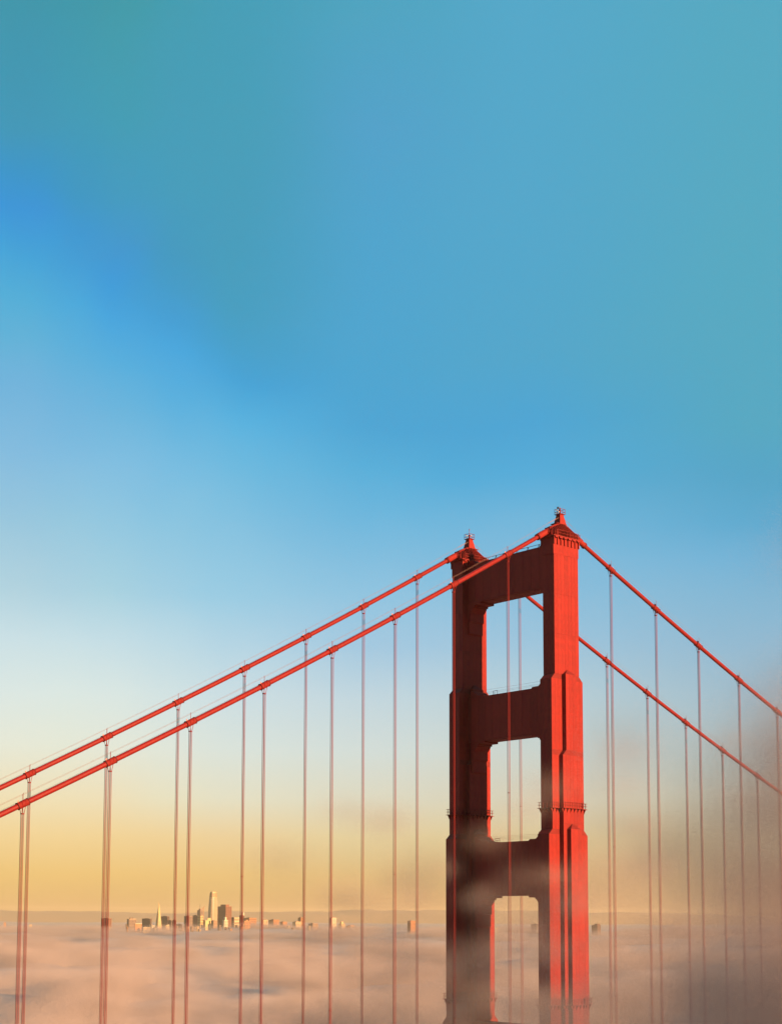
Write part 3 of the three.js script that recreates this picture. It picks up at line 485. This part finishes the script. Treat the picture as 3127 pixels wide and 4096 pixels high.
{ // pyramid tower
  const f = footprint('a', 790, 846, 942, 1030, 8200), ap = rayAt(...CROP.a(868, 372)), t = 8200 / Math.hypot(ap.x, ap.z), top = EYE.y + ap.y * t, w = f.dx * 1.18, d = f.dz * 1.08;
  const o = thing('pyramid_tower', [f.cx - w / 2, 0, f.cz - d / 2], 'slender pointed pyramid tower with wing ribs, sunlit on its right', 'tower'), yb = 60, tp = [0, top, 0];
  const at = (y) => (top - y) / (top - yb);
  const c = (sx, sz, y) => [sx * w / 2 * at(y), y, sz * d / 2 * at(y)];
  part('shaft', poly([[c(-1, 1, yb), c(1, 1, yb), tp], [c(1, 1, yb), c(1, -1, yb), tp], [c(1, -1, yb), c(-1, -1, yb), tp], [c(-1, -1, yb), c(-1, 1, yb), tp], [c(-1, 1, 0), c(1, 1, yb), c(-1, 1, yb)]]), CM.tan, o);
  const bands = []; for (let i = 0; i < 30; i++) { const y = yb + 4 + i * 5; if (y > top - 60) break; const a = at(y), e = 0.6; bands.push(hexa([c(-1, 1, y), c(1, 1, y), c(1, -1, y), c(-1, -1, y)].map(([x, yy, z]) => [x + Math.sign(x) * e, yy, z + Math.sign(z) * e]), [c(-1, 1, y + 3), c(1, 1, y + 3), c(1, -1, y + 3), c(-1, -1, y + 3)].map(([x, yy, z]) => [x + Math.sign(x) * e, yy, z + Math.sign(z) * e]))); void a; }
  part('floor_band', merge(bands), CM.gold, o);
  const ys = top - 66, wing = (sx) => hexa([[sx * w / 2 * at(ys) * 0.2, yb + 60, 4], [sx * w / 2 * at(yb + 60) * 1.02, yb + 60, 4], [sx * w / 2 * at(yb + 60) * 1.02, yb + 60, -4], [sx * w / 2 * at(ys) * 0.2, yb + 60, -4]].map(([x, y, z]) => [x, y, z]), [[0, ys, 4], [sx * w / 2 * at(yb + 60) * 0.95, ys, 4], [sx * w / 2 * at(yb + 60) * 0.95, ys, -4], [0, ys, -4]]);
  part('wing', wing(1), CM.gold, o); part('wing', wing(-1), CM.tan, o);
  part('spire_cladding', poly([[c(-1, 1, ys + 8), c(1, 1, ys + 8), tp], [c(1, 1, ys + 8), c(1, -1, ys + 8), tp], [c(1, -1, ys + 8), c(-1, -1, ys + 8), tp], [c(-1, -1, ys + 8), c(-1, 1, ys + 8), tp]].map((q) => q.map(([x, y, z]) => [x * 1.06, y, z * 1.06]))), CM.gold, o);
}
{ // tall rounded tower
  const f = footprint('b', 484, 600, 705, 800, 9400), D = 9400, yAt = (y) => { const r = rayAt(...CROP.b(600, y)); return EYE.y + r.y * D / Math.hypot(r.x, r.z); };
  const top = yAt(152), half = 26, R = half * 1.0;
  const o = thing('rounded_tower', [f.cx - 27, 0, f.cz - 27], 'tallest skyline tower, tapering with rounded corners and a bright latticed crown', 'skyscraper');
  const yb = 20, prof = [[0, 1], [0.35, 0.985], [0.55, 0.94], [0.7, 0.875], [0.8, 0.815], [0.9, 0.735], [1, 0.63]];
  const rad = (t) => { for (let i = 0; i < prof.length - 1; i++) if (t <= prof[i + 1][0]) { const k = (t - prof[i][0]) / (prof[i + 1][0] - prof[i][0]); return R * 1.0 * (prof[i][1] + (prof[i + 1][1] - prof[i][1]) * k); } return R * 0.63; };
  const ring = (t, k = 1, n = 64) => Array.from({ length: n }, (_, i) => { const a = i / n * 2 * Math.PI, c = Math.cos(a), s = Math.sin(a), q = Math.pow(Math.abs(c) ** 4 + Math.abs(s) ** 4, -0.25), r = rad(t) * k * q; return [r * c, yb + (top - yb) * t, r * s]; });
  const skin = (t0, t1, m, k, smooth) => { const P = []; const n = 64; for (let j = 0; j < m; j++) { const A = ring(t0 + (t1 - t0) * j / m, k), B = ring(t0 + (t1 - t0) * (j + 1) / m, k); for (let i = 0; i < n; i++) { const q = (i + 1) % n; P.push([A[i], B[i], B[q]], [A[i], B[q], A[q]]); } } const T = ring(t1, k); for (let i = 1; i < n - 1; i++) P.push([T[0], T[i + 1], T[i]]); const g = poly(P); void smooth; return g; };
  part('shaft', skin(0, 0.86, 16, 0.985), cityMat(0.32, 0.24, 0.17, 0.25), o);
  part('crown', skin(0.86, 1, 5, 0.985), cityMat(0.62, 0.45, 0.22, 0.4), o);
  const fins = []; for (let i = 0; i < 64; i += 2) for (let j = 0; j < 8; j++) { const A = ring(j / 8 * 0.86)[i], B = ring((j + 1) / 8 * 0.86)[i]; fins.push(sqBar(A, B, 0.9)); }
  part('fin', merge(fins), CM.pale, o).userData.kind = 'stuff';
  const floors = []; for (let j = 0; j < 40; j++) { const r = ring(0.3 + 0.55 * j / 40, 1.002, 32); for (let i = 0; i < 32; i++) floors.push(sqBar(r[i], r[(i + 1) % 32], 1.2)); }
  part('floor_band', merge(floors), CM.cream, o).userData.kind = 'stuff';
  const slots = []; for (let i = 0; i < 64; i++) { if (i % 3 === 0) continue; const A = ring(0.88)[i], B = ring(0.97)[i]; slots.push(sqBar(A, B, 1.3)); }
  part('crown_slot', merge(slots), CM.tan, o).userData.kind = 'stuff';
}
{ // stepped brown tower
  const b = building('massive dark brown tower with a stepped flat top, right of the tall rounded tower', 'b', 736, 915, 1048, 488, 8500, 'rust', { nz: 8, ny: 22 });
  const { top, dx, dz } = footprint('b', 736, 915, 1048, 488, 8500), k = (488 - 438) / 5.6 * 8500 / F;
  part('upper_storeys', box(-dx * 0.63, 0.2, top, top + k, -dz * 0.55, 0.2), CM.rust, b);
}
{ // crane
  const D = 9000, P = (x, y) => { const r = rayAt(...CROP.b(x, y)), t = D / Math.hypot(r.x, r.z); return [EYE.x + r.x * t, EYE.y + r.y * t, EYE.z + r.z * t]; };
  const a = P(406, 700), b = P(418, 520), c = P(440, 462), q = P(392, 545), o = thing('tower_crane', [a[0], 0, a[2]], 'thin orange tower crane with a raised arm beside the spired dark tower', 'crane'), L = (p) => [p[0] - a[0], p[1], p[2] - a[2]];
  part('mast', sqBar([0, 20, 0], L(b), 3), CM.orange, o); part('jib', sqBar(L(b), L(c), 2.2), CM.orange, o); part('counter_jib', sqBar(L(b), [L(b)[0] - 6, L(b)[1] + 2, L(b)[2] + 6], 2.4), CM.orange, o); void q;
}
{ // two towers of the far bridge across the bay
  const D = 10500;
  for (const [x0, x1, yt, label] of [[60, 88, 312, 'far orange bridge tower with two legs above the fog, at the left edge'], [420, 450, 340, 'far golden bridge tower above the fog, between the two left pairs of hanger ropes']]) {
    const A = rayAt(...CROP.c(x0, yt)), B = rayAt(...CROP.c(x1, yt)), t = D / Math.hypot(A.x, A.z), p = A.clone().multiplyScalar(t), q = B.clone().multiplyScalar(t), top = EYE.y + p.y;
    const o = thing('far_bridge_tower', [EYE.x + (p.x + q.x) / 2, 0, EYE.z + (p.z + q.z) / 2], label, 'bridge tower', 'towers of the far bridge'), w = Math.hypot(q.x - p.x, q.z - p.z), lw = w * 0.28;
    o.rotation.y = Math.atan2(-(q.z - p.z), q.x - p.x);
    for (const s of [1, -1]) part('leg', box(s * (w / 2 - lw / 2) - lw / 2, s * (w / 2 - lw / 2) + lw / 2, 0, top, -3, 3), x0 < 100 ? CM.orange : CM.gold, o);
    for (const k of [0.97, 0.86, 0.75, 0.64]) part('strut', box(-w / 2 + lw, w / 2 - lw, top * k - 3, top * k, -2.5, 2.5), x0 < 100 ? CM.orange : CM.gold, o);
  }
}

// ------------------------------------------------------------------ the headland that the photographer stands on
{
  const pos = [], idx = [], n = 90, m = 60, right = [0.6481, -0.7616], fwd = [-0.7616, -0.6481];
  for (let j = 0; j <= m; j++) for (let i = 0; i <= n; i++) {
    const u = -900 + 1800 * i / n, q = j / m, f = 90 - 1200 * q * q - 60 * q, x = EYE.x + right[0] * u + fwd[0] * f, z = EYE.z + right[1] * u + fwd[1] * f;
    const drop = f > -3 ? 0.75 * (f + 3) : 0, rise = f < -3 ? 150 * (1 - Math.exp((f + 3) / 260)) : 0, side = Math.max(0, Math.abs(u) - 30);
    const south = u > 60 ? 0.25 * (u - 60) : 0;             // falls away to the strait on the right
    pos.push(x, Math.max(20, 142.2 + rise - drop - south - 0.02 * side + fbm(x / 90, 2, z / 90, 4) * Math.min(26, 0.12 * Math.hypot(u, f))), z);
  }
  for (let j = 0; j < m; j++) for (let i = 0; i < n; i++) { const a = j * (n + 1) + i, b = a + 1, c = a + n + 1, d = c + 1; idx.push(a, c, b, b, c, d); }
  const g = new THREE.BufferGeometry(); g.setAttribute('position', new THREE.Float32BufferAttribute(pos, 3)); g.setIndex(idx); g.computeVertexNormals();
  const o = new THREE.Mesh(g, new THREE.MeshStandardMaterial({ color: new THREE.Color().setRGB(0.075, 0.065, 0.035), roughness: 1, side: THREE.DoubleSide })); o.name = 'headland_terrain'; o.castShadow = o.receiveShadow = true; tag(o, 'dark scrubby headland slope below and behind the viewpoint', null, null, 'structure'); scene.add(o);
}

// ------------------------------------------------------------------ fog lying over the bay, and mist drifting round the tower
const fogMat = new THREE.MeshStandardMaterial({ color: new THREE.Color().setRGB(0.49, 0.375, 0.31), roughness: 1, side: THREE.DoubleSide });
const dropMat = new THREE.MeshStandardMaterial({ color: new THREE.Color().setRGB(0.49, 0.375, 0.31), roughness: 1, transparent: true, opacity: 0.28, side: THREE.DoubleSide });
const denseMat = dropMat.clone(); denseMat.transparent = false; denseMat.opacity = 1;
function fogTop(x, z) {
  const d = Math.hypot(x - EYE.x, z - EYE.z), far = sm(2500, 7500, d);
  return 52 + 14 * far + fbm(x / 620 + 5, 0, z / 620, 4) * (64 - 34 * far) + fbm(x / 230, 3, z / 230, 4) * (26 - 10 * far) + fbm(x / 2600 + 2, 0, z / 2600, 2) * 26 * far - 12 * sm(9500, 14000, d) + 14 * Math.exp(-(((Math.atan2(z - EYE.z, x - EYE.x) - BEARING + 0.085) / 0.045) ** 2)) * sm(4500, 7000, d);
}
function fogSheet(nu, nv, az0, az1, d0, d1) {
  const pos = [], idx = [], base = Math.atan2(-0.6481, -0.7616);
  for (let j = 0; j <= nv; j++) { const d = d0 * Math.pow(d1 / d0, j / nv); for (let i = 0; i <= nu; i++) { const a = base + az0 + (az1 - az0) * i / nu, x = EYE.x + d * Math.cos(a), z = EYE.z + d * Math.sin(a); pos.push(x, fogTop(x, z) - 16 + 10 * sm(4000, 8000, d), z); } }
  for (let j = 0; j < nv; j++) for (let i = 0; i < nu; i++) { const a = j * (nu + 1) + i, b = a + 1, c = a + nu + 1, e = c + 1; idx.push(a, b, c, b, e, c); }
  const g = new THREE.BufferGeometry(); g.setAttribute('position', new THREE.Float32BufferAttribute(pos, 3)); g.setIndex(idx); g.computeVertexNormals(); return g;
}
// a puff of fog is a cloud of tiny droplets, thickest in the middle; radius one
function puffGeometry(count, size, seed) {
  const r = rng(seed), pos = [], gs = () => Math.sqrt(-2 * Math.log(1 - r())) * Math.cos(2 * Math.PI * r());
  const v = [new THREE.Vector3(0, 1, 0), new THREE.Vector3(0.866, -0.5, 0), new THREE.Vector3(-0.866, -0.5, 0)], q = new THREE.Quaternion(), t = new THREE.Vector3();
  for (let i = 0; i < count; i++) {
    const c = [gs(), gs(), gs()].map((x) => x * 0.42); if (Math.hypot(...c) > 1.15) { i--; continue; }
    q.set(gs(), gs(), gs(), gs()).normalize();
    for (const k of v) { t.copy(k).applyQuaternion(q).multiplyScalar(size * (0.7 + 0.6 * r())); pos.push(c[0] + t.x, c[1] + t.y, c[2] + t.z); }
  }
  const g = new THREE.BufferGeometry(); g.setAttribute('position', new THREE.Float32BufferAttribute(pos, 3)); g.computeVertexNormals(); return g;
}
function puffs(name, label, category, geo, list, mat = dropMat, turned = true) {
  const m = new THREE.InstancedMesh(geo, mat, list.length), M = new THREE.Matrix4(), q = new THREE.Quaternion(), r = rng(99);
  list.forEach(([x, y, z, sx, sy, sz], i) => { q.setFromEuler(new THREE.Euler(0, turned ? r() * 6.283 : Math.PI * Math.floor(2 * r()), 0)); M.compose(new THREE.Vector3(x, y, z), q, new THREE.Vector3(sx, sy, sz)); m.setMatrixAt(i, M); });
  m.name = name; tag(m, label, category, null, 'stuff'); m.castShadow = m.receiveShadow = true; scene.add(m); return m;
}
{
  const o = thing('fog_bank', [0, 0, 0], 'sea of low pinkish fog covering the bay below the bridge and city', 'fog'); o.userData.kind = 'stuff';
  part('fog_body', fogSheet(420, 320, -0.42, 0.42, 250, 31000), fogMat, o);
  part('fog_body', fogSheet(90, 90, 0.42, 2 * Math.PI - 0.42, 250, 31000), fogMat, o);
  const r = rng(31), list = [], base = Math.atan2(-0.6481, -0.7616);
  for (let tries = 0; tries < 200000 && list.length < 2600; tries++) {
    const d = 640 * Math.pow(11500 / 640, r()), a = base - 0.32 + 0.64 * r(), x = EYE.x + d * Math.cos(a), z = EYE.z + d * Math.sin(a), near = 1 - sm(900, 6000, d), s = d * (0.011 + (0.01 + 0.014 * near) * r());
    const n = fbm(x / (24 + d * 0.034), 7, z / (24 + d * 0.034), 3); if (r() > 0.3 + 3 * n) continue;      // billows gather, hollows stay open
    const sy = s * (0.15 + 0.33 * near); list.push([x, fogTop(x, z) + 70 * n * (0.3 + 0.7 * near) + sy * (r() - 0.8), z, s, sy, s]);
  }
  for (let i = 0; i < 260; i++) {           // the bank that laps round the foot of the city
    const d = 6600 + 1700 * r(), a = base - 0.26 + 0.5 * r(), x = EYE.x + d * Math.cos(a), z = EYE.z + d * Math.sin(a), s = 70 + 120 * r(), n = fbm(x / 420, 2, z / 420, 3); if (n < -0.05) continue;
    list.push([x, fogTop(x, z) - 6 + 50 * n + 10 * r(), z, s, s * 0.22, s]);
  }
  puffs('fog_wisps', 'soft wisps along the top of the fog sea', 'fog', puffGeometry(50000, 0.0036, 4), list, denseMat);
}
// mist: one drift hugs the tower's foot, a thicker one rolls in from the sea on the right, dense enough to shade itself
const clump = (x, y, z) => Math.max(0, 0.75 + 2.1 * fbm(x / 34, y / 22 + 9, z / 34, 4));
function towerMist(x, y, z) {
  const r = x * 0.6481 - z * 0.7616;
  return sm(-72, -22, r) / (1 + Math.exp((y - 128 - 0.12 * r) / 13)) * (0.4 + 0.6 * clump(x, y, z));
}
function seaMist(x, y, z) {
  const t = 1 / (1 + Math.exp((y - 122 - 0.66 * Math.max(0, x - 48)) / 18));
  return (0.4 + 0.6 * sm(45, 88, x) ) * sm(14, 56, x) * Math.max(0, t - 0.06) * (0.35 + 0.65 * clump(x + 50, y, z));
}
{
  const rnd = rng(1234), list = [], sea = [];
  for (let tries = 0, n = 0; tries < 900000 && n < 400; tries++) {
    const x = -70 + 150 * rnd(), z = 8 + 34 * rnd(), y = 96 + 84 * rnd(), s = 4 + 5 * rnd();
    if (rnd() * 2 > towerMist(x, y, z)) continue;
    n++; list.push([x, y, z, s * 1.3, s * 0.75, s * 1.3]);
  }
  for (let tries = 0, n = 0; tries < 900000 && n < 270; tries++) {
    const x = 14 + 98 * rnd(), z = 33.5 + 9 * rnd() - 0.058 * (x - 14), y = 92 + 120 * rnd(), s = 8 + 6 * rnd();
    if (rnd() * 3.5 > seaMist(x, y, z)) continue;
    n++; sea.push([x, y, z, s * 1.2, s * 0.8, 4.5]);
  }
  const puff = puffGeometry(300000, 0.0019, 8), thick = puffGeometry(150000, 0.00165, 12), smokeMat = denseMat.clone(); smokeMat.color.setRGB(0.6, 0.45, 0.385);
  puffs('mist', 'thin drifting mist veiling the foot of the tower', 'mist', puff, list);
  puffs('sea_mist', 'thicker brown mist rolling over the right hand hanger ropes', 'mist', thick, sea, smokeMat, false);
}
renderer.render(scene, camera);
